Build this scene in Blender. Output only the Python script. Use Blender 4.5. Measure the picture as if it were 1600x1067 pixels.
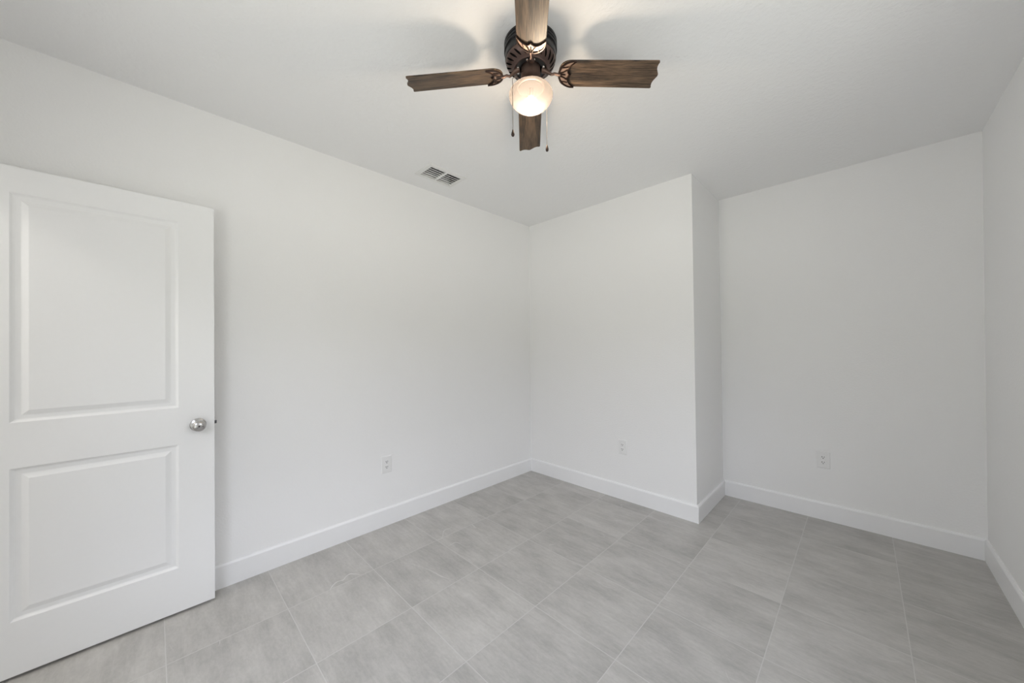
import bpy, bmesh, math, random
from mathutils import Vector, Matrix

for o in list(bpy.data.objects):
    bpy.data.objects.remove(o, do_unlink=True)
S = bpy.context.scene
COL = S.collection
R = math.radians

# ------------------------------------------------------------------ camera
YAW, PITCH, ROLL = 2.3495956, 0.0049596, -0.0075028
CAM = Vector((2.51605, -2.82472, 1.30513))
fw = Vector((math.cos(YAW) * math.cos(PITCH), math.sin(YAW) * math.cos(PITCH), math.sin(PITCH)))
rt = fw.cross(Vector((0, 0, 1))).normalized()
up = rt.cross(fw)
rt2 = math.cos(ROLL) * rt + math.sin(ROLL) * up
up2 = -math.sin(ROLL) * rt + math.cos(ROLL) * up
cam_data = bpy.data.cameras.new('camera')
cam_data.sensor_fit = 'HORIZONTAL'
cam_data.sensor_width = 36.0
cam_data.lens = 36.0 * 553.094 / 1600.0
cam_data.shift_y = 6.835 / 1600.0
cam_data.clip_start = 0.02
cam = bpy.data.objects.new('camera', cam_data)
m3 = Matrix((rt2, up2, -fw)).transposed()
cam.matrix_world = Matrix.Translation(CAM) @ m3.to_4x4()
COL.objects.link(cam)
S.camera = cam

# ------------------------------------------------------------------ exposure, sky, sun
S.view_settings.view_transform = 'Standard'
S.view_settings.look = 'None'
S.view_settings.gamma = 1.0
S.view_settings.use_curve_mapping = False
S.view_settings.exposure = 0.0
try:
    S.cycles.use_denoising = True
    S.cycles.max_bounces = 16
    S.cycles.diffuse_bounces = 10
    S.cycles.transparent_max_bounces = 12
    S.cycles.sample_clamp_indirect = 4.0
    S.cycles.caustics_reflective = False
    S.cycles.caustics_refractive = False
except Exception:
    pass

SKY = 5.9
world = bpy.data.worlds.new('daylight_sky')
S.world = world
world.use_nodes = True
wn = world.node_tree
wn.nodes.clear()
w_out = wn.nodes.new('ShaderNodeOutputWorld')
w_bg = wn.nodes.new('ShaderNodeBackground')
w_tc = wn.nodes.new('ShaderNodeTexCoord')
w_sp = wn.nodes.new('ShaderNodeSeparateXYZ')
w_mr = wn.nodes.new('ShaderNodeMapRange')
w_mr.inputs['From Min'].default_value = -1.0
w_mr.inputs['From Max'].default_value = 1.0
w_rp = wn.nodes.new('ShaderNodeValToRGB')
wn.links.new(w_tc.outputs['Generated'], w_sp.inputs[0])
wn.links.new(w_sp.outputs['Z'], w_mr.inputs['Value'])
wn.links.new(w_mr.outputs[0], w_rp.inputs[0])
wn.links.new(w_rp.outputs[0], w_bg.inputs[0])
wn.links.new(w_bg.outputs[0], w_out.inputs[0])
# sunlit ground below the horizon, a dark band added at it to dim the mid walls, bright hazy sky above
stops = [(0.0, (0.67, 0.68, 0.63)), (0.472, (0.67, 0.68, 0.63)), (0.490, (0.12, 0.13, 0.11)),
         (0.575, (0.13, 0.14, 0.13)), (0.610, (1.0, 1.03, 1.14)), (1.0, (0.88, 0.96, 1.13))]
el = w_rp.color_ramp.elements
while len(el) < len(stops):
    el.new(0.5)
for e_, (p_, c_) in zip(el, stops):
    e_.position = p_
    e_.color = (*c_, 1)
w_bg.inputs[1].default_value = SKY

# main measures of the room
H = 2.5966
A0, A1 = 1.6415, 1.6245      # jog corner at the floor and at the ceiling (slightly out of plumb)
D = 0.7035
W = 3.0486
YF = -3.40
WT = 0.14                    # wall thickness
BH, BT = 0.130, 0.014        # baseboard
WZ1 = 2.10                   # head of the windows
RSILL, FILL_SILL = 0.82, 0.45    # their sills
RWIN = [(-2.35, -1.15)]      # windows in the right wall, y from / to
FILL_WIN = [(1.10, 2.30)]        # unseen window added in the front wall for even light, x from / to
DX0, DX1, DZ = 0.085, 0.865, 2.065              # doorway in the front wall



def portal(loc, rot, sx, sy):
    d = bpy.data.lights.new('window_portal', 'AREA')
    d.shape = 'RECTANGLE'
    d.size, d.size_y = sx, sy
    d.cycles.is_portal = True
    o = bpy.data.objects.new('window_portal', d)
    o.location = loc
    o.rotation_euler = rot
    COL.objects.link(o)


for a_, b_ in RWIN:
    portal((W + WT + 0.02, (a_ + b_) / 2, (RSILL + WZ1) / 2), (0, R(90), 0), WZ1 - RSILL, b_ - a_)
for a_, b_ in FILL_WIN:
    portal(((a_ + b_) / 2, YF - WT - 0.02, (FILL_SILL + WZ1) / 2), (R(90), 0, 0), b_ - a_, WZ1 - FILL_SILL)

hall_d = bpy.data.lights.new('hall_light', 'AREA')
hall_d.shape = 'DISK'
hall_d.size = 0.35
hall_d.energy = 12
hall_d.color = (1.0, 0.96, 0.9)
hall = bpy.data.objects.new('hall_light', hall_d)
hall.location = (0.5, YF - 1.0, H - 0.03)
COL.objects.link(hall)


# ------------------------------------------------------------------ materials
def mat(name):
    m = bpy.data.materials.new(name)
    m.use_nodes = True
    nt = m.node_tree
    return m, nt, nt.nodes['Principled BSDF']


def N(nt, typ, **kw):
    n = nt.nodes.new(typ)
    for k, v in kw.items():
        setattr(n, k, v)
    return n


def plain(name, col, rough=0.5, metal=0.0, var=0.0, scale=30.0, bump=0.0):
    m, nt, b = mat(name)
    b.inputs['Base Color'].default_value = (*col, 1)
    b.inputs['Roughness'].default_value = rough
    b.inputs['Metallic'].default_value = metal
    tc = N(nt, 'ShaderNodeTexCoord')
    nz = N(nt, 'ShaderNodeTexNoise')
    nz.inputs['Scale'].default_value = scale
    nz.inputs['Detail'].default_value = 4
    nt.links.new(tc.outputs['Object'], nz.inputs['Vector'])
    if var > 0:
        mx = N(nt, 'ShaderNodeMix', data_type='RGBA')
        mx.inputs['A'].default_value = (*[c * (1 - var) for c in col], 1)
        mx.inputs['B'].default_value = (*[min(1, c * (1 + var)) for c in col], 1)
        nt.links.new(nz.outputs['Fac'], mx.inputs['Factor'])
        nt.links.new(mx.outputs['Result'], b.inputs['Base Color'])
    if bump > 0:
        bp = N(nt, 'ShaderNodeBump')
        bp.inputs['Strength'].default_value = bump
        bp.inputs['Distance'].default_value = 0.002
        nt.links.new(nz.outputs['Fac'], bp.inputs['Height'])
        nt.links.new(bp.outputs[0], b.inputs['Normal'])
    return m


def plaster(name, col, rough, scale, dist, strength):
    """orange-peel / knockdown texture on painted drywall"""
    m, nt, b = mat(name)
    b.inputs['Base Color'].default_value = (*col, 1)
    b.inputs['Roughness'].default_value = rough
    b.inputs['Specular IOR Level'].default_value = 0.3
    g = N(nt, 'ShaderNodeNewGeometry')
    n1 = N(nt, 'ShaderNodeTexNoise')
    n1.inputs['Scale'].default_value = scale
    n1.inputs['Detail'].default_value = 3
    n1.inputs['Roughness'].default_value = 0.55
    nt.links.new(g.outputs['Position'], n1.inputs['Vector'])
    rp = N(nt, 'ShaderNodeValToRGB')
    rp.color_ramp.elements[0].position = 0.42
    rp.color_ramp.elements[1].position = 0.62
    nt.links.new(n1.outputs['Fac'], rp.inputs[0])
    bp = N(nt, 'ShaderNodeBump')
    bp.inputs['Strength'].default_value = strength
    bp.inputs['Distance'].default_value = dist
    nt.links.new(rp.outputs[0], bp.inputs['Height'])
    nt.links.new(bp.outputs[0], b.inputs['Normal'])
    return m


def math_node(nt, op, a, b=None, clamp=False):
    n = N(nt, 'ShaderNodeMath', operation=op)
    n.use_clamp = clamp
    for i, v in enumerate((a, b)):
        if v is None:
            continue
        if isinstance(v, (int, float)):
            n.inputs[i].default_value = v
        else:
            nt.links.new(v, n.inputs[i])
    return n.outputs[0]


TX0, TPX = 0.0135, 0.4402
TY0, TPY = -0.1575, 0.4387


def tile_floor():
    m, nt, b = mat('stone_look_porcelain_tile')
    g = N(nt, 'ShaderNodeNewGeometry')
    sp = N(nt, 'ShaderNodeSeparateXYZ')
    nt.links.new(g.outputs['Position'], sp.inputs[0])
    ux = math_node(nt, 'DIVIDE', math_node(nt, 'SUBTRACT', sp.outputs['X'], TX0), TPX)
    uy = math_node(nt, 'DIVIDE', math_node(nt, 'SUBTRACT', sp.outputs['Y'], TY0), TPY)
    cx, cy = math_node(nt, 'FLOOR', ux), math_node(nt, 'FLOOR', uy)
    fx, fy = math_node(nt, 'FRACT', ux), math_node(nt, 'FRACT', uy)
    ex = math_node(nt, 'MULTIPLY', math_node(nt, 'MINIMUM', fx, math_node(nt, 'SUBTRACT', 1.0, fx)), TPX)
    ey = math_node(nt, 'MULTIPLY', math_node(nt, 'MINIMUM', fy, math_node(nt, 'SUBTRACT', 1.0, fy)), TPY)
    edge = math_node(nt, 'MINIMUM', ex, ey)
    grout = N(nt, 'ShaderNodeMapRange')
    grout.inputs['From Min'].default_value = 0.0013
    grout.inputs['From Max'].default_value = 0.0021
    grout.inputs['To Min'].default_value = 1.0
    grout.inputs['To Max'].default_value = 0.0
    nt.links.new(edge, grout.inputs['Value'])
    # one random number and one random shift of the stone figure per tile
    cv = N(nt, 'ShaderNodeCombineXYZ')
    nt.links.new(cx, cv.inputs[0])
    nt.links.new(cy, cv.inputs[1])
    wh = N(nt, 'ShaderNodeTexWhiteNoise', noise_dimensions='2D')
    nt.links.new(cv.outputs[0], wh.inputs['Vector'])
    sh = N(nt, 'ShaderNodeVectorMath', operation='SCALE')
    nt.links.new(wh.outputs['Color'], sh.inputs[0])
    sh.inputs['Scale'].default_value = 11.0
    ad = N(nt, 'ShaderNodeVectorMath', operation='ADD')
    nt.links.new(g.outputs['Position'], ad.inputs[0])
    nt.links.new(sh.outputs[0], ad.inputs[1])

    def noise(scale, detail, stretch=(1, 1, 1), rough=0.55, dist=0.0):
        mp = N(nt, 'ShaderNodeMapping')
        mp.inputs['Scale'].default_value = stretch
        mp.inputs['Rotation'].default_value = (0, 0, R(8))
        nt.links.new(ad.outputs[0], mp.inputs[0])
        n = N(nt, 'ShaderNodeTexNoise')
        n.inputs['Scale'].default_value = scale
        n.inputs['Detail'].default_value = detail
        n.inputs['Roughness'].default_value = rough
        n.inputs['Distortion'].default_value = dist
        nt.links.new(mp.outputs[0], n.inputs['Vector'])
        return n.outputs['Fac']
    cloud = noise(4.0, 5, (1, 1.8, 1))
    streak = noise(6.0, 5, (1.0, 7.0, 1), 0.6, 0.6)
    fine = noise(60, 6, (0.7, 1.4, 1), 0.7)
    speck = noise(150, 2)
    vein = noise(1.9, 2, (0.8, 1.7, 1), 0.5, 0.35)
    mask = noise(3.1, 2, (1, 1, 1))
    v = math_node(nt, 'ADD', math_node(nt, 'MULTIPLY', cloud, 0.60), math_node(nt, 'MULTIPLY', streak, 0.34))
    v = math_node(nt, 'ADD', v, math_node(nt, 'MULTIPLY', fine, 0.32))
    v = math_node(nt, 'ADD', v, math_node(nt, 'MULTIPLY', wh.outputs['Value'], 0.10))
    rp = N(nt, 'ShaderNodeValToRGB')
    e = rp.color_ramp.elements
    e[0].position = 0.48
    e[0].color = (0.340, 0.330, 0.312, 1)
    e[1].position = 0.86
    e[1].color = (0.535, 0.520, 0.496, 1)
    nt.links.new(v, rp.inputs[0])
    # thin pale veins, only here and there
    vd = math_node(nt, 'ABSOLUTE', math_node(nt, 'SUBTRACT', vein, 0.5))
    vm = N(nt, 'ShaderNodeMapRange')
    vm.inputs['From Min'].default_value = 0.0
    vm.inputs['From Max'].default_value = 0.0026
    vm.inputs['To Min'].default_value = 0.8
    vm.inputs['To Max'].default_value = 0.0
    nt.links.new(vd, vm.inputs['Value'])
    mk = N(nt, 'ShaderNodeMapRange')
    mk.inputs['From Min'].default_value = 0.57
    mk.inputs['From Max'].default_value = 0.64
    nt.links.new(mask, mk.inputs['Value'])
    vf = math_node(nt, 'MULTIPLY', vm.outputs[0], mk.outputs[0])
    mv = N(nt, 'ShaderNodeMix', data_type='RGBA')
    nt.links.new(vf, mv.inputs['Factor'])
    nt.links.new(rp.outputs[0], mv.inputs['A'])
    mv.inputs['B'].default_value = (0.76, 0.75, 0.73, 1)
    # few dark pits
    pt = N(nt, 'ShaderNodeMapRange')
    pt.inputs['From Min'].default_value = 0.74
    pt.inputs['From Max'].default_value = 0.80
    pt.inputs['To Max'].default_value = 0.35
    nt.links.new(speck, pt.inputs['Value'])
    mp2 = N(nt, 'ShaderNodeMix', data_type='RGBA')
    nt.links.new(pt.outputs[0], mp2.inputs['Factor'])
    nt.links.new(mv.outputs['Result'], mp2.inputs['A'])
    mp2.inputs['B'].default_value = (0.20, 0.19, 0.18, 1)
    mg = N(nt, 'ShaderNodeMix', data_type='RGBA')
    nt.links.new(grout.outputs[0], mg.inputs['Factor'])
    nt.links.new(mp2.outputs['Result'], mg.inputs['A'])
    mg.inputs['B'].default_value = (0.55, 0.54, 0.522, 1)
    nt.links.new(mg.outputs['Result'], b.inputs['Base Color'])
    b.inputs['Roughness'].default_value = 0.36
    b.inputs['Specular IOR Level'].default_value = 0.5
    bp = N(nt, 'ShaderNodeBump')
    bp.inputs['Strength'].default_value = 0.35
    bp.inputs['Distance'].default_value = 0.0008
    nt.links.new(math_node(nt, 'SUBTRACT', 1.0, grout.outputs[0]), bp.inputs['Height'])
    nt.links.new(bp.outputs[0], b.inputs['Normal'])
    return m


def wood_blade():
    """weathered oak laminate, the grain runs along the blade (local x)"""
    m, nt, b = mat('weathered_oak_laminate')
    tc = N(nt, 'ShaderNodeTexCoord')
    oi = N(nt, 'ShaderNodeObjectInfo')
    sc = N(nt, 'ShaderNodeVectorMath', operation='SCALE')
    cb = N(nt, 'ShaderNodeCombineXYZ')
    nt.links.new(oi.outputs['Random'], cb.inputs[0])
    nt.links.new(oi.outputs['Random'], cb.inputs[1])
    nt.links.new(cb.outputs[0], sc.inputs[0])
    sc.inputs['Scale'].default_value = 7
    ad = N(nt, 'ShaderNodeVectorMath', operation='ADD')
    nt.links.new(tc.outputs['Object'], ad.inputs[0])
    nt.links.new(sc.outputs[0], ad.inputs[1])

    def noise(scale, st, detail=6, rough=0.65, dist=0.0):
        mp = N(nt, 'ShaderNodeMapping')
        mp.inputs['Scale'].default_value = st
        nt.links.new(ad.outputs[0], mp.inputs[0])
        n = N(nt, 'ShaderNodeTexNoise')
        n.inputs['Scale'].default_value = scale
        n.inputs['Detail'].default_value = detail
        n.inputs['Roughness'].default_value = rough
        n.inputs['Distortion'].default_value = dist
        nt.links.new(mp.outputs[0], n.inputs['Vector'])
        return n.outputs['Fac']
    broad = noise(7, (0.4, 2.6, 1), 3, 0.5, 0.8)
    grain = noise(30, (0.35, 9.0, 1), 5, 0.7, 0.4)
    pores = noise(85, (0.16, 7.0, 1), 3, 0.6)
    v = math_node(nt, 'ADD', math_node(nt, 'MULTIPLY', broad, 0.30), math_node(nt, 'MULTIPLY', grain, 0.42))
    v = math_node(nt, 'ADD', v, math_node(nt, 'MULTIPLY', pores, 0.34))
    rp = N(nt, 'ShaderNodeValToRGB')
    e = rp.color_ramp.elements
    e[0].position = 0.455
    e[0].color = (0.018, 0.012, 0.008, 1)
    e[1].position = 0.65
    e[1].color = (0.215, 0.138, 0.083, 1)
    nt.links.new(v, rp.inputs[0])
    nt.links.new(rp.outputs[0], b.inputs['Base Color'])
    b.inputs['Roughness'].default_value = 0.5
    return m


def glass_pane():
    m = bpy.data.materials.new('clear_window_glass')
    m.use_nodes = True
    nt = m.node_tree
    nt.nodes.clear()
    out = N(nt, 'ShaderNodeOutputMaterial')
    tr = N(nt, 'ShaderNodeBsdfTransparent')
    gl = N(nt, 'ShaderNodeBsdfGlossy')
    gl.inputs['Roughness'].default_value = 0.02
    lw = N(nt, 'ShaderNodeLayerWeight')
    fr = N(nt, 'ShaderNodeMath', operation='MULTIPLY_ADD')
    pw = N(nt, 'ShaderNodeMath', operation='POWER')
    nt.links.new(lw.outputs['Facing'], pw.inputs[0])
    pw.inputs[1].default_value = 5.0
    nt.links.new(pw.outputs[0], fr.inputs[0])
    fr.inputs[1].default_value = 0.7
    fr.inputs[2].default_value = 0.06
    mx = N(nt, 'ShaderNodeMixShader')
    nt.links.new(fr.outputs[0], mx.inputs[0])
    nt.links.new(tr.outputs[0], mx.inputs[1])
    nt.links.new(gl.outputs[0], mx.inputs[2])
    nt.links.new(mx.outputs[0], out.inputs[0])
    return m


def opal_glass():
    """thin smoked-opal shade: lets part of the bulb's light straight through, scatters the rest"""
    m = bpy.data.materials.new('frosted_opal_glass')
    m.use_nodes = True
    nt = m.node_tree
    nt.nodes.clear()
    out = N(nt, 'ShaderNodeOutputMaterial')
    tr = N(nt, 'ShaderNodeBsdfTransparent')
    tr.inputs[0].default_value = (1.0, 0.92, 0.80, 1)
    tl = N(nt, 'ShaderNodeBsdfTranslucent')
    tl.inputs[0].default_value = (0.0030, 0.00255, 0.0022, 1)
    m2 = N(nt, 'ShaderNodeMixShader')
    m2.inputs[0].default_value = 0.96
    nt.links.new(tr.outputs[0], m2.inputs[1])
    nt.links.new(tl.outputs[0], m2.inputs[2])
    nt.links.new(m2.outputs[0], out.inputs[0])
    return m


def emitter(name, col, strength):
    m = bpy.data.materials.new(name)
    m.use_nodes = True
    nt = m.node_tree
    nt.nodes.clear()
    out = N(nt, 'ShaderNodeOutputMaterial')
    e = N(nt, 'ShaderNodeEmission')
    e.inputs[0].default_value = (*col, 1)
    e.inputs[1].default_value = strength
    nt.links.new(e.outputs[0], out.inputs[0])
    return m


M_WALL = plaster('white_painted_drywall', (0.86, 0.86, 0.857), 0.7, 95, 0.0012, 0.30)
M_CEIL = plaster('white_knockdown_ceiling', (0.86, 0.86, 0.862), 0.85, 48, 0.0022, 0.30)
M_TRIM = plain('white_semigloss_trim', (0.855, 0.858, 0.862), 0.38, var=0.01)
M_DOOR = plain('white_door_paint', (0.865, 0.87, 0.872), 0.36, var=0.01, scale=60)
M_FLOOR = tile_floor()
M_WOOD = wood_blade()
M_BRONZE = plain('oil_rubbed_bronze', (0.125, 0.086, 0.076), 0.40, 0.85, var=0.25, scale=40)
M_IRON = plain('dark_bronze_cast', (0.17, 0.115, 0.095), 0.46, 0.9, var=0.25, scale=60)
M_RIB = plain('shaded_bronze_ribs', (0.045, 0.030, 0.025), 0.38, 0.8, var=0.2, scale=60)  # rib colour darkened to stand for the shaded sides of the bracket
M_HIGHLIGHT = plain('copper_highlight_recess', (0.42, 0.30, 0.24), 0.42, 0.85, var=0.2, scale=90)  # bright colour stands for the shine on the bracket's lit faces
M_HOUSE = plain('black_bronze_housing', (0.020, 0.020, 0.021), 0.34, 0.3, var=0.15)
M_DARK = plain('black_opening', (0.006, 0.006, 0.006), 0.8)
M_DARK.node_tree.nodes['Principled BSDF'].inputs['Specular IOR Level'].default_value = 0.0
M_NICKEL = plain('satin_nickel', (0.52, 0.51, 0.50), 0.24, 1.0, var=0.05)
M_STEEL = plain('dark_steel_latch', (0.10, 0.10, 0.105), 0.4, 0.8)
M_PLATE = plain('white_outlet_plastic', (0.82, 0.82, 0.815), 0.32)
M_SLOT = plain('outlet_slot_black', (0.012, 0.012, 0.012), 0.7)
M_VENT = plain('white_vent_enamel', (0.78, 0.78, 0.77), 0.4)
M_DUCT = plain('dark_duct_interior', (0.012, 0.013, 0.013), 0.8)
M_CHAIN = plain('dull_steel_chain', (0.11, 0.10, 0.09), 0.5, 0.7)
M_PENDANT = plain('dark_bronze_pendant', (0.055, 0.038, 0.032), 0.35, 0.8)
M_SCREW = plain('bright_screw', (0.75, 0.70, 0.66), 0.25, 1.0)
M_GLASS = glass_pane()
M_OPAL = opal_glass()
M_BULB = emitter('lit_bulb', (1.0, 0.89, 0.76), 5000.0)
M_FRAME = plain('white_vinyl_frame', (0.82, 0.82, 0.82), 0.4)


# ------------------------------------------------------------------ mesh helpers
def link(name, bm, m, parent=None, smooth=False, loc=None):
    bmesh.ops.recalc_face_normals(bm, faces=bm.faces[:])
    me = bpy.data.meshes.new(name)
    bm.to_mesh(me)
    bm.free()
    me.materials.append(m)
    if smooth:
        for p in me.polygons:
            p.use_smooth = True
        try:
            me.set_sharp_from_angle(angle=R(38))
        except Exception:
            pass
    o = bpy.data.objects.new(name, me)
    COL.objects.link(o)
    if parent:
        o.parent = parent
    if loc is not None:
        o.location = loc
    return o


def struct(name, bm, m):
    o = link(name, bm, m)
    o['kind'] = 'structure'
    return o


def thing(name, label, cat, loc=(0, 0, 0), group=None):
    o = bpy.data.objects.new(name, None)
    o.empty_display_size = 0.1
    COL.objects.link(o)
    o.location = loc
    o['label'] = label
    o['category'] = cat
    if group:
        o['group'] = group
    return o


def box(bm, a, b, bevel=0.0):
    vs = [bm.verts.new((x, y, z)) for x in (a[0], b[0]) for y in (a[1], b[1]) for z in (a[2], b[2])]
    fs = [(0, 1, 3, 2), (4, 6, 7, 5), (0, 4, 5, 1), (2, 3, 7, 6), (0, 2, 6, 4), (1, 5, 7, 3)]
    faces = [bm.faces.new([vs[i] for i in f]) for f in fs]
    if bevel > 0:
        ed = list({e for f in faces for e in f.edges})
        bmesh.ops.bevel(bm, geom=ed, offset=bevel, segments=2, profile=0.6, affect='EDGES')
    return vs


def hexa(bm, bot, top):
    """solid between two quads given as lists of four points"""
    v0 = [bm.verts.new(p) for p in bot]
    v1 = [bm.verts.new(p) for p in top]
    n = len(bot)
    bm.faces.new(v0[::-1])
    bm.faces.new(v1)
    for i in range(n):
        bm.faces.new((v0[i], v0[(i + 1) % n], v1[(i + 1) % n], v1[i]))


def lathe(bm, prof, n=48, c=(0, 0), cap=True):
    """prof: list of (radius, z)"""
    rings = []
    for r, z in prof:
        if r < 1e-6:
            rings.append([bm.verts.new((c[0], c[1], z))])
        else:
            rings.append([bm.verts.new((c[0] + r * math.cos(2 * math.pi * i / n), c[1] + r * math.sin(2 * math.pi * i / n), z)) for i in range(n)])
    for a, b in zip(rings, rings[1:]):
        for i in range(n):
            j = (i + 1) % n
            if len(a) == 1 and len(b) == 1:
                continue
            if len(a) == 1:
                bm.faces.new((a[0], b[i], b[j]))
            elif len(b) == 1:
                bm.faces.new((a[i], a[j], b[0]))
            else:
                bm.faces.new((a[i], a[j], b[j], b[i]))
    if cap:
        for rg in (rings[0], rings[-1]):
            if len(rg) > 1:
                bm.faces.new(rg)


def tube(bm, pts, rad, n=8):
    pts = [Vector(p) for p in pts]
    rings = []
    for i, p in enumerate(pts):
        d = (pts[min(i + 1, len(pts) - 1)] - pts[max(i - 1, 0)]).normalized()
        ref = Vector((0, 0, 1)) if abs(d.z) < 0.9 else Vector((1, 0, 0))
        a = d.cross(ref).normalized()
        b = d.cross(a)
        r = rad[i] if isinstance(rad, (list, tuple)) else rad
        rings.append([bm.verts.new(p + r * (math.cos(2 * math.pi * k / n) * a + math.sin(2 * math.pi * k / n) * b)) for k in range(n)])
    for r0, r1 in zip(rings, rings[1:]):
        for k in range(n):
            bm.faces.new((r0[k], r0[(k + 1) % n], r1[(k + 1) % n], r1[k]))
    bm.faces.new(rings[0][::-1])
    bm.faces.new(rings[-1])


def ribbon(bm, pts, wid, z0, z1):
    """flat strip with its own width along a plan curve, solid between z0 and z1"""
    pts = [Vector((p[0], p[1])) for p in pts]
    L, Rr = [], []
    n = len(pts)
    for i, p in enumerate(pts):
        d = (pts[min(i + 1, n - 1)] - pts[max(i - 1, 0)]).normalized()
        nv = Vector((-d.y, d.x))
        w = (wid[i] if isinstance(wid, (list, tuple)) else wid) / 2
        L.append(p + nv * w)
        Rr.append(p - nv * w)
    zz = (z0 + z1) / 2
    rows = []
    for i in range(n):
        q = [(L[i].x, L[i].y, z1), (Rr[i].x, Rr[i].y, z1), (Rr[i].x, Rr[i].y, zz)]
        mid = (L[i] + Rr[i]) / 2
        q += [((Rr[i].x + mid.x) / 2, (Rr[i].y + mid.y) / 2, z0), ((L[i].x + mid.x) / 2, (L[i].y + mid.y) / 2, z0), (L[i].x, L[i].y, zz)]
        rows.append([bm.verts.new(v) for v in q])
    for a, b in zip(rows, rows[1:]):
        for k in range(6):
            bm.faces.new((a[k], a[(k + 1) % 6], b[(k + 1) % 6], b[k]))
    bm.faces.new(rows[0][::-1])
    bm.faces.new(rows[-1])


# ------------------------------------------------------------------ room shell
HY = YF - WT - 1.6           # far side of the hall behind the doorway
HX1 = 0.90
bm = bmesh.new()
box(bm, (-WT, YF - WT, -0.12), (W + WT, D + WT, 0.0))
box(bm, (-WT, HY - WT, -0.12), (HX1 + WT, YF - WT, 0.0))
struct('floor', bm, M_FLOOR)

bm = bmesh.new()
VX0, VX1, VY0, VY1 = 0.205, 0.362, -1.437, -1.178   # duct opening behind the vent
xs = [-WT, VX0, VX1, W + WT]
ys = [YF - WT, VY0, VY1, D + WT]
for i in range(3):
    for j in range(3):
        if i == 1 and j == 1:
            continue
        for z, flip in ((H, True), (H + 0.12, False)):
            q = [(xs[i], ys[j], z), (xs[i + 1], ys[j], z), (xs[i + 1], ys[j + 1], z), (xs[i], ys[j + 1], z)]
            bm.faces.new([bm.verts.new(p) for p in (q[::-1] if flip else q)])
for (xa, ya, xb, yb) in ((xs[0], ys[0], xs[3], ys[0]), (xs[3], ys[0], xs[3], ys[3]), (xs[3], ys[3], xs[0], ys[3]), (xs[0], ys[3], xs[0], ys[0]),
                         (xs[1], ys[1], xs[2], ys[1]), (xs[2], ys[1], xs[2], ys[2]), (xs[2], ys[2], xs[1], ys[2]), (xs[1], ys[2], xs[1], ys[1])):
    bm.faces.new([bm.verts.new(p) for p in ((xa, ya, H), (xb, yb, H), (xb, yb, H + 0.12), (xa, ya, H + 0.12))])
bmesh.ops.remove_doubles(bm, verts=bm.verts[:], dist=1e-5)
box(bm, (-WT, HY - WT, H), (HX1 + WT, YF - WT, H + 0.12))
struct('ceiling', bm, M_CEIL)

bm = bmesh.new()
box(bm, (-WT, HY, 0), (0, WT, H))
struct('wall_left', bm, M_WALL)

bm = bmesh.new()                                   # the part of the far wall that stands forward
hexa(bm, [(0, 0, 0), (A0, 0, 0), (A0, WT, 0), (0, WT, 0)], [(0, 0, H), (A1, 0, H), (A1, WT, H), (0, WT, H)])
struct('wall_back', bm, M_WALL)

bm = bmesh.new()                                   # short return between the two parts
hexa(bm, [(A0, WT, 0), (A0, D, 0), (A0 - WT, D, 0), (A0 - WT, WT, 0)], [(A1, WT, H), (A1, D, H), (A1 - WT, D, H), (A1 - WT, WT, H)])
struct('wall_return', bm, M_WALL)

bm = bmesh.new()
box(bm, (A0 - WT, D, 0), (W + WT, D + WT, H))
struct('wall_recess', bm, M_WALL)

bm = bmesh.new()
y = YF - WT
for a_, b_ in RWIN:
    box(bm, (W, y, 0), (W + WT, a_, H))
    box(bm, (W, a_, 0), (W + WT, b_, RSILL))
    box(bm, (W, a_, WZ1), (W + WT, b_, H))
    y = b_
box(bm, (W, y, 0), (W + WT, D, H))
struct('wall_right', bm, M_WALL)

bm = bmesh.new()
box(bm, (0, YF - WT, 0), (DX0, YF, H))
box(bm, (DX0, YF - WT, DZ), (DX1, YF, H))
x = DX1
for a_, b_ in FILL_WIN:
    box(bm, (x, YF - WT, 0), (a_, YF, H))
    box(bm, (a_, YF - WT, 0), (b_, YF, FILL_SILL))
    box(bm, (a_, YF - WT, WZ1), (b_, YF, H))
    x = b_
box(bm, (x, YF - WT, 0), (W, YF, H))
struct('wall_front', bm, M_WALL)

bm = bmesh.new()
box(bm, (0, HY - WT, 0), (HX1, HY, H))
struct('wall_hall', bm, M_WALL)
bm = bmesh.new()
box(bm, (HX1, HY, 0), (HX1 + WT, YF - WT, H))
struct('wall_hall_side', bm, M_WALL)

# baseboards: a run of plan points offset to the room side, mitred at the corners
def baseboard(name, p, q, n, m0, m1):
    """p->q on the wall, n = direction into the room, m0/m1 = how far the room-side face is cut back (+) or runs on (-) at each end, in board thicknesses"""
    p, q, n = Vector((*p, 0)), Vector((*q, 0)), Vector((*n, 0))
    d = (q - p).normalized()
    prof = [(0, 0), (1, 0), (1, BH - 0.012), (0.72, BH - 0.004), (0.45, BH), (0, BH)]
    bm = bmesh.new()
    ends = []
    for base, s, mm in ((p, 1, m0), (q, -1, m1)):
        ends.append([bm.verts.new(base + d * (s * mm * BT * k) + n * (BT * k) + Vector((0, 0, z))) for k, z in prof])
    a, b = ends
    for i in range(len(prof)):
        j = (i + 1) % len(prof)
        bm.faces.new((a[i], a[j], b[j], b[i]))
    bm.faces.new(a[::-1])
    bm.faces.new(b)
    return struct(name, bm, M_TRIM)


baseboard('baseboard_left', (0, YF), (0, 0), (1, 0), 1, 1)
baseboard('baseboard_back', (0, 0), (A0, 0), (0, -1), 1, -1)
baseboard('baseboard_return', (A0, 0), (A0, D), (1, 0), -1, 1)
baseboard('baseboard_recess', (A0, D), (W, D), (0, -1), 1, 1)
baseboard('baseboard_right', (W, YF), (W, D), (-1, 0), 1, 1)
baseboard('baseboard_front', (DX1 + 0.075, YF), (W, YF), (0, 1), 0, 1)

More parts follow.
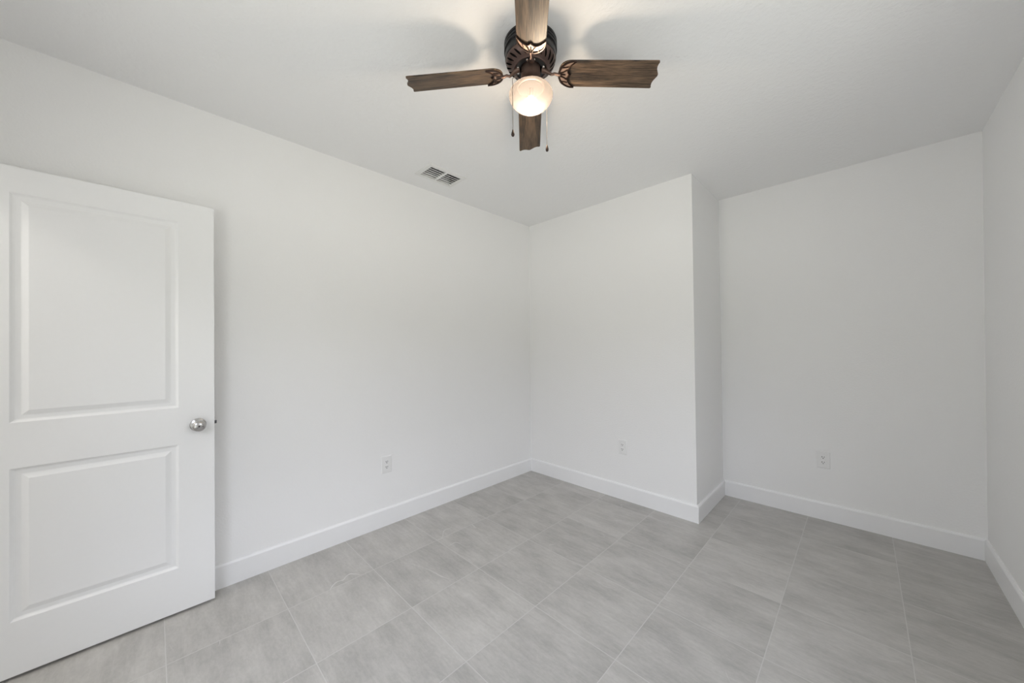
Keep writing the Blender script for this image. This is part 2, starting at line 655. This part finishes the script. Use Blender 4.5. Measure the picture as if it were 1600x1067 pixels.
# doorway casing on the front wall (behind the camera)
bm = bmesh.new()
for a, b in (((DX0, YF - WT, 0), (DX0 + 0.018, YF, DZ)), ((DX1 - 0.018, YF - WT, 0), (DX1, YF, DZ)), ((DX0 + 0.018, YF - WT, DZ - 0.018), (DX1 - 0.018, YF, DZ)),
             ((DX0 - 0.055, YF, 0), (DX0 + 0.006, YF + 0.016, DZ + 0.055)), ((DX1 - 0.006, YF, 0), (DX1 + 0.06, YF + 0.016, DZ + 0.055)),
             ((DX0 + 0.006, YF, DZ - 0.006), (DX1 - 0.006, YF + 0.016, DZ + 0.055))):
    box(bm, a, b)
struct('trim_1', bm, M_TRIM)

# windows: one beside the camera, one added behind it as fill, both unseen
def window(name, org, rotz, w, WZ0):
    """local x runs along the wall, local y points out of the house"""
    t = 0.045
    zm = (WZ0 + WZ1) / 2
    y0, y1 = 0.05, 0.11
    bm = bmesh.new()
    for a, b in (((0, y0, WZ0), (t, y1, WZ1)), ((w - t, y0, WZ0), (w, y1, WZ1)), ((t, y0, WZ0), (w - t, y1, WZ0 + t)), ((t, y0, WZ1 - t), (w - t, y1, WZ1)),
                 ((w / 2 - 0.03, y0, WZ0 + t), (w / 2 + 0.03, y1, WZ1 - t)), ((t, y0, zm - 0.018), (w - t, y1, zm + 0.018))):
        box(bm, a, b)
    win = struct(name, bm, M_FRAME)
    win.location = org
    win.rotation_euler = (0, 0, rotz)
    bm = bmesh.new()
    for x0, x1 in ((t, w / 2 - 0.03), (w / 2 + 0.03, w - t)):
        for z0, z1 in ((WZ0 + t, zm - 0.018), (zm + 0.018, WZ1 - t)):
            bm.faces.new([bm.verts.new(p) for p in ((x0, 0.08, z0), (x1, 0.08, z0), (x1, 0.08, z1), (x0, 0.08, z1))])
    link('window_pane', bm, M_GLASS, win)
    bm = bmesh.new()
    box(bm, (-0.02, -0.02, WZ0 - 0.022), (w + 0.02, 0.05, WZ0), 0.003)
    link('window_sill', bm, M_TRIM, win)


nwin = 0
for a_, b_ in RWIN:
    nwin += 1
    window('window_%d' % nwin, (W, b_, 0), R(-90), b_ - a_, RSILL)
for a_, b_ in FILL_WIN:  # added front-wall window, evens out the light on the far walls
    nwin += 1
    window('window_%d' % nwin, (b_, YF, 0), R(180), b_ - a_, FILL_SILL)

# ------------------------------------------------------------------ the open door
DFX = 0.1069                      # face towards the room
DTH = 0.035
DW, DHT, DG = 0.762, 2.032, 0.013
YE = -2.6011                      # free edge
YH = YE - DW


def door_face(bm, xf, sgn):
    """moulded door face at plane xf, recesses go in direction -sgn"""
    Y = [0, 0.136, DW - 0.136, DW]
    Z = [DG, 0.229, 0.8375, 1.020, 1.942, DG + DHT]

    def quad(ps):
        bm.faces.new([bm.verts.new(p) for p in ps])
    for i in range(3):
        for k in range(5):
            if i == 1 and k in (1, 3):
                y0, y1, z0, z1 = Y[1], Y[2], Z[k], Z[k + 1]
                prof = [(0, 0), (0.003, 0.0022), (0.007, 0.0062), (0.0115, 0.0085), (0.0265, 0.0088), (0.030, 0.0078), (0.046, 0.0018), (0.0475, 0.0015)]
                loops = []
                for ins, dp in prof:
                    x = xf - sgn * dp
                    loops.append([bm.verts.new(p) for p in ((x, y0 + ins, z0 + ins), (x, y1 - ins, z0 + ins), (x, y1 - ins, z1 - ins), (x, y0 + ins, z1 - ins))])
                for a, b in zip(loops, loops[1:]):
                    for q in range(4):
                        bm.faces.new((a[q], a[(q + 1) % 4], b[(q + 1) % 4], b[q]))
                bm.faces.new(loops[-1])
            else:
                quad([(xf, Y[i], Z[k]), (xf, Y[i + 1], Z[k]), (xf, Y[i + 1], Z[k + 1]), (xf, Y[i], Z[k + 1])])


bm = bmesh.new()
door_face(bm, DTH / 2, 1)
door_face(bm, -DTH / 2, -1)
z0, z1 = DG, DG + DHT
h2 = DTH / 2
for ps in (((-h2, 0, z0), (h2, 0, z0), (h2, 0, z1), (-h2, 0, z1)), ((-h2, DW, z0), (h2, DW, z0), (h2, DW, z1), (-h2, DW, z1)),
           ((-h2, 0, z0), (h2, 0, z0), (h2, DW, z0), (-h2, DW, z0)), ((-h2, 0, z1), (h2, 0, z1), (h2, DW, z1), (-h2, DW, z1))):
    bm.faces.new([bm.verts.new(p) for p in ps])
bmesh.ops.remove_doubles(bm, verts=bm.verts[:], dist=1e-5)
door = struct('door_1', bm, M_DOOR)
door.location = (DFX - DTH / 2, YH, 0)
door['label'] = 'white two-panel interior door standing open against the left wall'
door['category'] = 'door'


def spin_x(bm, prof, y, z, x0, sgn, n=40):
    """lathe about the x axis: prof = (radius, distance out from x0)"""
    rings = []
    for r, d in prof:
        x = x0 + sgn * d
        if r < 1e-6:
            rings.append([bm.verts.new((x, y, z))])
        else:
            rings.append([bm.verts.new((x, y + r * math.cos(2 * math.pi * i / n), z + r * math.sin(2 * math.pi * i / n))) for i in range(n)])
    for a, b in zip(rings, rings[1:]):
        for i in range(n):
            j = (i + 1) % n
            if len(b) == 1:
                bm.faces.new((a[i], a[j], b[0]))
            elif len(a) == 1:
                bm.faces.new((a[0], b[i], b[j]))
            else:
                bm.faces.new((a[i], a[j], b[j], b[i]))


KY, KZ = DW - 0.064, 0.925
for sgn in (1, -1):
    bm = bmesh.new()
    s = 1.0 if sgn > 0 else 0.62
    spin_x(bm, [(0.0325, 0.0), (0.0325, 0.003), (0.0315, 0.0055), (0.026, 0.0085), (0.016, 0.0105), (0.0125, 0.0125), (0.0115, 0.017 * s),
                (0.0115, 0.030 * s), (0.014, 0.034 * s), (0.021, 0.0375 * s), (0.0262, 0.044 * s), (0.0275, 0.050 * s), (0.0262, 0.0555 * s),
                (0.0215, 0.0605 * s), (0.013, 0.0635 * s), (0.006, 0.0645 * s), (0, 0.0647 * s)], KY, KZ, sgn * h2, sgn)
    kb = link('door_knob', bm, M_NICKEL, door, smooth=True)
    if sgn > 0:
        kb['label'] = 'satin nickel round knob with lock button'
        bm = bmesh.new()
        spin_x(bm, [(0.0042, 0.0), (0.0042, 0.0012), (0, 0.0013)], KY, KZ, h2 + 0.0642, 1, 16)
        link('lock_button', bm, M_STEEL, kb)
bm = bmesh.new()
box(bm, (-0.0125, DW - 0.0005, KZ - 0.028), (0.0125, DW + 0.0012, KZ + 0.028), 0.0004)
lp = link('latch_plate', bm, M_NICKEL, door)
bm = bmesh.new()
hexa(bm, [(-0.007, DW + 0.001, KZ - 0.006), (0.007, DW + 0.001, KZ - 0.006), (0.007, DW + 0.006, KZ - 0.006), (-0.004, DW + 0.0115, KZ - 0.006)],
     [(-0.007, DW + 0.001, KZ + 0.009), (0.007, DW + 0.001, KZ + 0.009), (0.007, DW + 0.006, KZ + 0.009), (-0.004, DW + 0.0115, KZ + 0.009)])
lb = link('latch_bolt', bm, M_STEEL, lp)
lb['label'] = 'dark metal latch bolt'
for z in (0.25, 1.03, 1.82):
    bm = bmesh.new()
    lathe(bm, [(0.007, z - 0.045), (0.007, z + 0.045)], 16, (h2 + 0.004, -0.008))
    box(bm, (-0.012, -0.003, z - 0.045), (h2 + 0.002, 0.0, z + 0.045))
    link('hinge', bm, M_NICKEL, door, smooth=True)

# ------------------------------------------------------------------ electrical outlets
def outlet(loc, rotz, label):
    """plate lies in local xz, faces local -y"""
    o = thing('wall_outlet', label, 'outlet', loc, 'duplex outlets on the walls')
    o.rotation_euler = (0, 0, rotz)
    if outlet.src is None:
        w, h = 0.0395, 0.0625
        bm = bmesh.new()
        v0 = [bm.verts.new((x, 0.0, z)) for x, z in ((-w, -h), (w, -h), (w, h), (-w, h))]
        v1 = [bm.verts.new((x, -0.003, z)) for x, z in ((-w, -h), (w, -h), (w, h), (-w, h))]
        i = 0.005
        v2 = [bm.verts.new((x, -0.0065, z)) for x, z in ((-w + i, -h + i), (w - i, -h + i), (w - i, h - i), (-w + i, h - i))]
        for a, b in ((v0, v1), (v1, v2)):
            for k in range(4):
                bm.faces.new((a[k], a[(k + 1) % 4], b[(k + 1) % 4], b[k]))
        bm.faces.new(v2)
        bm.faces.new(v0[::-1])
        parts = [(link('cover_plate', bm, M_PLATE, o), None)]
        for zc in (0.0195, -0.0195):
            bm = bmesh.new()
            n = 32
            pts = []
            for k in range(n):
                a = 2 * math.pi * k / n
                pts.append((0.0172 * math.cos(a), max(-0.0135, min(0.0135, 0.0172 * math.sin(a)))))
            b0 = [bm.verts.new((x, -0.0062, zc + z)) for x, z in pts]
            b1 = [bm.verts.new((x * 0.97, -0.0088, zc + z * 0.97)) for x, z in pts]
            for k in range(n):
                bm.faces.new((b0[k], b0[(k + 1) % n], b1[(k + 1) % n], b1[k]))
            bm.faces.new(b1)
            bm.faces.new(b0[::-1])
            rc = link('receptacle', bm, M_PLATE, o)
            parts.append((rc, None))
            for sx, hh in ((-0.0065, 0.0046), (0.0065, 0.0038)):
                bm = bmesh.new()
                box(bm, (sx - 0.0016, -0.0092, zc + 0.0035 - hh), (sx + 0.0016, -0.0082, zc + 0.0035 + hh))
                parts.append((link('slot', bm, M_SLOT, rc), rc))
            bm = bmesh.new()
            pp = [(0.0031 * math.cos(2 * math.pi * k / 14), 0.0031 * math.sin(2 * math.pi * k / 14)) for k in range(14)]
            b0 = [bm.verts.new((x, -0.0082, zc - 0.0072 + z)) for x, z in pp]
            b1 = [bm.verts.new((x, -0.0092, zc - 0.0072 + z)) for x, z in pp]
            for k in range(14):
                bm.faces.new((b0[k], b0[(k + 1) % 14], b1[(k + 1) % 14], b1[k]))
            bm.faces.new(b1)
            parts.append((link('ground_hole', bm, M_SLOT, rc), rc))
        bm = bmesh.new()
        pp = [(0.003 * math.cos(2 * math.pi * k / 16), 0.003 * math.sin(2 * math.pi * k / 16)) for k in range(16)]
        b0 = [bm.verts.new((x, -0.0062, z)) for x, z in pp]
        b1 = [bm.verts.new((x * 0.8, -0.0074, z * 0.8)) for x, z in pp]
        for k in range(16):
            bm.faces.new((b0[k], b0[(k + 1) % 16], b1[(k + 1) % 16], b1[k]))
        bm.faces.new(b1)
        parts.append((link('screw', bm, M_PLATE, o), None))
        outlet.src = parts
    else:
        newp = {}
        for src, par in outlet.src:
            c = src.copy()
            COL.objects.link(c)
            c.parent = newp[par] if par else o
            newp[src] = c
    return o


outlet.src = None
OZ = 0.447
outlet((0, -1.612, OZ), R(90), 'white duplex wall outlet low on the left wall, nearest the open door')
outlet((1.053, 0, OZ), 0, 'white duplex wall outlet on the wall section that stands forward')
outlet((2.305, D, OZ), 0, 'white duplex wall outlet on the recessed wall near the right corner')

# ------------------------------------------------------------------ ceiling vent
vcx, vcy = (VX0 + VX1) / 2, (VY0 + VY1) / 2
vent = thing('ceiling_vent', 'small white louvred air vent in the ceiling near the left wall', 'vent', (vcx, vcy, H))
hx, hy = (VX1 - VX0) / 2, (VY1 - VY0) / 2
bm = bmesh.new()
fr = 0.030
lo = []
for ex_, z in ((fr, 0.0), (fr, -0.003), (fr - 0.006, -0.006), (0.004, -0.008), (0.0, -0.006), (0.0, 0.012)):
    lo.append([bm.verts.new((sx * (hx + ex_), sy * (hy + ex_), z)) for sx, sy in ((-1, -1), (1, -1), (1, 1), (-1, 1))])
for a, b in zip(lo, lo[1:]):
    for k in range(4):
        bm.faces.new((a[k], a[(k + 1) % 4], b[(k + 1) % 4], b[k]))
link('vent_frame', bm, M_VENT, vent)
bm = bmesh.new()
box(bm, (-hx, -0.007, -0.0075), (hx, 0.007, 0.006))
link('centre_bar', bm, M_VENT, vent)
ns = 6
for i in range(ns):
    for s in (-1, 1):
        bm = bmesh.new()
        xc = -hx + (i + 0.5) * (2 * hx) / ns
        sg = 1
        dx, dz = (0.0058, 0.0016) if i >= 2 else (0.0074, 0.0012)
        ya, yb = (0.006, hy) if s > 0 else (-hy, -0.006)
        p0, p1 = Vector((xc - sg * dx, 0, dz)), Vector((xc + sg * dx, 0, -dz))
        nv = (p1 - p0).cross(Vector((0, 1, 0))).normalized() * 0.0007
        hexa(bm, [p + Vector((0, ya, 0)) for p in (p0 + nv, p1 + nv, p1 - nv, p0 - nv)],
             [p + Vector((0, yb, 0)) for p in (p0 + nv, p1 + nv, p1 - nv, p0 - nv)])
        link('louvre', bm, M_VENT, vent)
bm = bmesh.new()
z1 = 0.11
c4 = [(-hx, -hy), (hx, -hy), (hx, hy), (-hx, hy)]
a = [bm.verts.new((x, y, 0.012)) for x, y in c4]
b = [bm.verts.new((x, y, z1)) for x, y in c4]
for k in range(4):
    bm.faces.new((a[k], a[(k + 1) % 4], b[(k + 1) % 4], b[k]))
bm.faces.new(b)
link('duct_box', bm, M_DUCT, vent)

# ------------------------------------------------------------------ ceiling fan with light
FX, FY = 1.5235, -1.6935
fan = thing('ceiling_fan', 'bronze ceiling fan with four oak blades and a lit frosted globe', 'ceiling fan', (FX, FY, H))
PHI = R(132.14)
TC = Vector((CAM.x - FX, CAM.y - FY, 0)).normalized()      # from the fan to where the photographer stood
RT = Vector((-TC.y, TC.x, 0))

bm = bmesh.new()
lathe(bm, [(0.108, 0.0), (0.112, -0.002), (0.112, -0.010), (0.1085, -0.0115), (0.1085, -0.0145), (0.112, -0.016), (0.112, -0.0235), (0.1085, -0.025), (0.1085, -0.028),
           (0.112, -0.0295), (0.112, -0.037), (0.107, -0.039), (0.1065, -0.043), (0.1085, -0.047), (0.1085, -0.066), (0.1065, -0.071), (0.100, -0.073)], 72)
link('canopy', bm, M_HOUSE, fan, smooth=True)
# slotted lower bell of the motor
bell = [(0.104, -0.066), (0.1055, -0.072), (0.104, -0.081), (0.098, -0.0905), (0.088, -0.0985), (0.077, -0.104), (0.0715, -0.1065), (0.0695, -0.1085), (0.066, -0.1085), (0.0655, -0.104)]
bm = bmesh.new()
lathe(bm, bell, 96, cap=False)
mh = link('motor_housing', bm, M_BRONZE, fan, smooth=True)
for k in range(24):
    a = 2 * math.pi * (k + 0.5) / 24
    bm = bmesh.new()
    rows = []
    for i, tt in enumerate((0, 0.25, 0.5, 0.75, 1)):
        r_ = 0.1036 + (0.0815 - 0.1036) * tt ** 1.4
        for (ra, za), (rb, zb_) in zip(bell[1:], bell[2:]):
            if rb <= r_ <= ra:
                z_ = za + (zb_ - za) * (ra - r_) / (ra - rb)
                break
        hw = [0.0014, 0.0040, 0.0046, 0.0040, 0.0014][i]
        sk = a + 0.20 * (tt - 0.5)
        row = []
        for w_ in (-hw, hw):
            for o_ in (0.0007, -0.003):
                rr = r_ + o_ * 0.7
                row.append(bm.verts.new((rr * math.cos(sk) - w_ * math.sin(sk), rr * math.sin(sk) + w_ * math.cos(sk), z_ - o_ * 0.9)))
        rows.append([row[0], row[2], row[3], row[1]])
    for p, q in zip(rows, rows[1:]):
        for j in range(4):
            bm.faces.new((p[j], p[(j + 1) % 4], q[(j + 1) % 4], q[j]))
    bm.faces.new(rows[0][::-1])
    bm.faces.new(rows[-1])
    link('vent_slot', bm, M_DARK, mh)
# flywheel inside the ring
bm = bmesh.new()
lathe(bm, [(0.0655, -0.100), (0.064, -0.106), (0.046, -0.107), (0.044, -0.100)], 64)
fly = link('flywheel', bm, M_HOUSE, fan, smooth=True)
for k in range(8):
    a = PHI + R(22.5) + k * math.pi / 4
    a += R(8) if k % 2 else R(-8)
    bm = bmesh.new()
    lathe(bm, [(0.0058, -0.1065), (0.0058, -0.109), (0.0045, -0.1112), (0, -0.1118)], 16, (0.055 * math.cos(a), 0.055 * math.sin(a)))
    link('screw', bm, M_SCREW, fly, smooth=True)
# switch housing and fitter
bm = bmesh.new()
lathe(bm, [(0.040, -0.098), (0.0405, -0.112), (0.0415, -0.140), (0.0425, -0.158), (0.047, -0.166), (0.056, -0.173), (0.060, -0.180), (0.060, -0.186), (0.055, -0.190)], 64)
sw = link('switch_housing', bm, M_IRON, fan, smooth=True)
# glass globe
GZ = -0.212
bm = bmesh.new()
gp = [(0.052, -0.181), (0.057, -0.186), (0.068, -0.190), (0.080, -0.196), (0.0885, -0.2045), (0.0925, -0.213), (0.0930, -0.222), (0.0910, -0.232), (0.0855, -0.2435),
      (0.0765, -0.255), (0.0640, -0.2655), (0.049, -0.2740), (0.032, -0.2798), (0.016, -0.2828), (0, -0.2835)]
lathe(bm, gp, 64, cap=False)
gl = link('glass_globe', bm, M_OPAL, fan, smooth=True)
gl['label'] = 'lit frosted glass globe, warm white'
bm = bmesh.new()
lathe(bm, [(0.008, -0.226)] + [(0.024 * math.sin(R(a_)), -0.2535 + 0.024 * math.cos(R(a_))) for a_ in range(24, 180, 16)] + [(0, -0.2775)], 32)
link('light_bulb', bm, M_BULB, fan, smooth=True)
bm = bmesh.new()
lathe(bm, [(0.0515, -0.1905), (0.0515, -0.1925), (0.011, -0.1930), (0.010, -0.200), (0.010, -0.2255), (0.004, -0.2258)], 32)
link('lamp_holder', bm, M_DARK, fan, smooth=True)

# blades: local x runs outward along the blade, local y across it
BL0, BL1, BW = 0.118, 0.533, 0.0595
def blade_outline():
    pts = []
    # root: rounded
    for k in range(0, 19):
        a = math.pi / 2 + math.pi * k / 18
        c, s = math.cos(a), math.sin(a)
        x = BL0 + 0.052 + 0.052 * (-(abs(c) ** 0.85))
        y = (BW - 0.003) * (1 if s >= 0 else -1) * (abs(s) ** 0.8)
        pts.append((x, y))
    # lower edge out to the tip, bracket-shaped tip, back along the upper edge
    tip = [(0.0, -BW), (0.0030, -BW + 0.002), (0.0040, -BW + 0.006), (0.0010, -BW + 0.014), (0.0005, -BW + 0.024), (0.0035, -BW + 0.036), (0.0100, -BW + 0.048), (0.0140, -0.004)]
    tx = BL1 - 0.0145
    low = [(tx + x, y) for x, y in tip]
    pts += low + [(x, -y) for x, y in low[::-1]]
    return pts


bo = blade_outline()
bm = bmesh.new()
TH = 0.006
b0 = [bm.verts.new((x, y, 0)) for x, y in bo]
b1 = [bm.verts.new((x, y, TH)) for x, y in bo]
for k in range(len(bo)):
    bm.faces.new((b0[k], b0[(k + 1) % len(bo)], b1[(k + 1) % len(bo)], b1[k]))
bm.faces.new(b0[::-1])
bm.faces.new(b1)
blade = link('blade', bm, M_WOOD, fan)

# cast bracket under the blade root: crescent with two horns, cusped inner edge, struts, neck
def arc_pts(f, n=24):
    return [f(i / (n - 1)) for i in range(n)]


bm = bmesh.new()
z0, z1 = -0.0065, -0.0002
def outer(t):
    a = math.pi * (t - 0.5) * 1.06
    return (BL0 + 0.064 - 0.062 * math.cos(a), 0.0565 * math.sin(a))
o_pts = arc_pts(outer, 33)
ribbon(bm, o_pts, [0.004 + 0.0045 * math.sin(math.pi * i / 32) for i in range(33)], z0, z1)
def inner(t):
    u = 2 * t - 1
    y = 0.0565 * u
    x = BL0 + 0.036 + 0.034 * abs(u) ** 2.6 + 0.012 * max(0, 1 - abs(u) / 0.28) ** 1.5
    return (x, y)
ribbon(bm, arc_pts(inner, 41), [0.0035 + 0.0025 * (1 - abs(2 * i / 40 - 1)) for i in range(41)], z0 - 0.001, z1)
for s in (-1, 1):
    ribbon(bm, [(BL0 + 0.006, s * 0.006), (BL0 + 0.022, s * 0.012), (BL0 + 0.036, s * 0.021)], [0.006, 0.005, 0.005], z0, z1)
    ribbon(bm, [(BL0 + 0.014, s * 0.030), (BL0 + 0.026, s * 0.031), (BL0 + 0.040, s * 0.034)], [0.004, 0.0035, 0.003], z0, z1)
ribbon(bm, [(BL0 + 0.004, 0), (BL0 + 0.018, 0), (BL0 + 0.030, 0)], [0.012, 0.007, 0.003], z0, z1)
link_plate = bmesh.new()
op, ip = arc_pts(outer, 41), arc_pts(inner, 41)
q0 = [link_plate.verts.new((x, y, -0.0022)) for x, y in op]
q1 = [link_plate.verts.new((x, y, -0.0022)) for x, y in ip]
q2 = [link_plate.verts.new((x, y, -0.0001)) for x, y in ip]
q3 = [link_plate.verts.new((x, y, -0.0001)) for x, y in op]
for k in range(40):
    for a_, b_ in ((q0, q1), (q1, q2), (q2, q3), (q3, q0)):
        link_plate.faces.new((a_[k], a_[k + 1], b_[k + 1], b_[k]))
iron = link('blade_bracket', bm, M_RIB, fan, smooth=True)
backing = link('bracket_recess', link_plate, M_HIGHLIGHT, iron)
backing['label'] = 'inner face with the metal highlight in its colour'
bm = bmesh.new()
zr = 0.018                                                   # the flywheel is this far above the blades
tube(bm, [(0.048, 0, zr + 0.002), (0.058, 0, zr), (0.068, 0, zr - 0.006), (0.078, 0, zr - 0.014), (0.090, 0, zr - 0.021), (0.102, 0, 0.001), (0.114, 0, -0.003), (0.126, 0, -0.004)],
     [0.0125, 0.0115, 0.0090, 0.0068, 0.0056, 0.0052, 0.0062, 0.0060], 12)
neck = link('bracket_arm', bm, M_IRON, iron, smooth=True)

BZ = -0.125
DROOP = R(3.1)
TILT = R(12)
for k in range(4):
    if k == 0:
        b_, i_, n_, r_ = blade, iron, neck, backing
    else:
        b_, i_, n_, r_ = blade.copy(), iron.copy(), neck.copy(), backing.copy()
        for o in (b_, i_, n_, r_):
            COL.objects.link(o)
        n_.parent = i_
        r_.parent = i_
        b_.parent = fan
        i_.parent = fan
    a = PHI + k * math.pi / 2
    rot = (Matrix.Rotation(a, 4, 'Z') @ Matrix.Rotation(DROOP, 4, 'Y') @ Matrix.Rotation(-TILT, 4, 'X'))
    mw = Matrix.Translation((0, 0, BZ)) @ rot
    for o in (b_, i_):
        o.matrix_local = mw

# pull chains with pendants
def chain(stub, hang, ztop, zend, pr, pl, label):
    bm = bmesh.new()
    top = Vector((stub[0], stub[1], stub[2]))
    el_ = Vector((hang[0], hang[1], ztop))
    ctl = [top, top.lerp(el_, 0.5) + Vector((0, 0, -0.002)), el_, el_ + Vector((0, 0, -0.006)), Vector((hang[0], hang[1], zend))]
    tube(bm, ctl, 0.0011, 6)
    n = int((ztop - zend) / 0.0042)
    for i in range(n):
        z = ztop - (i + 0.5) * 0.0042
        bmesh.ops.create_icosphere(bm, subdivisions=1, radius=0.0016, matrix=Matrix.Translation((hang[0], hang[1], z)))
    c = link('pull_chain', bm, M_CHAIN, fan, smooth=True)
    bm = bmesh.new()
    lathe(bm, [(0, 0), (0.0022, -0.001), (0.0032, -0.005), (0.0058, -0.5 * pl), (pr, -0.70 * pl), (0.0056, -0.90 * pl), (0.003, -0.98 * pl), (0, -pl)], 24, hang, cap=False)
    pd = link('chain_pendant', bm, M_PENDANT, c, smooth=True)
    pd.location.z = zend
    return c


hL = RT * -0.0745 + TC * 0.062
hR = RT * 0.070 + TC * -0.063
sL = (RT * -0.75 + TC * 0.66).normalized() * 0.043
sR = (RT * 0.75 - TC * 0.66).normalized() * 0.043
chain((sL.x, sL.y, -0.135), (hL.x, hL.y), -0.190, -0.398, 0.0072, 0.030, '')
chain((sR.x, sR.y, -0.135), (hR.x, hR.y), -0.200, -0.396, 0.0066, 0.030, '')
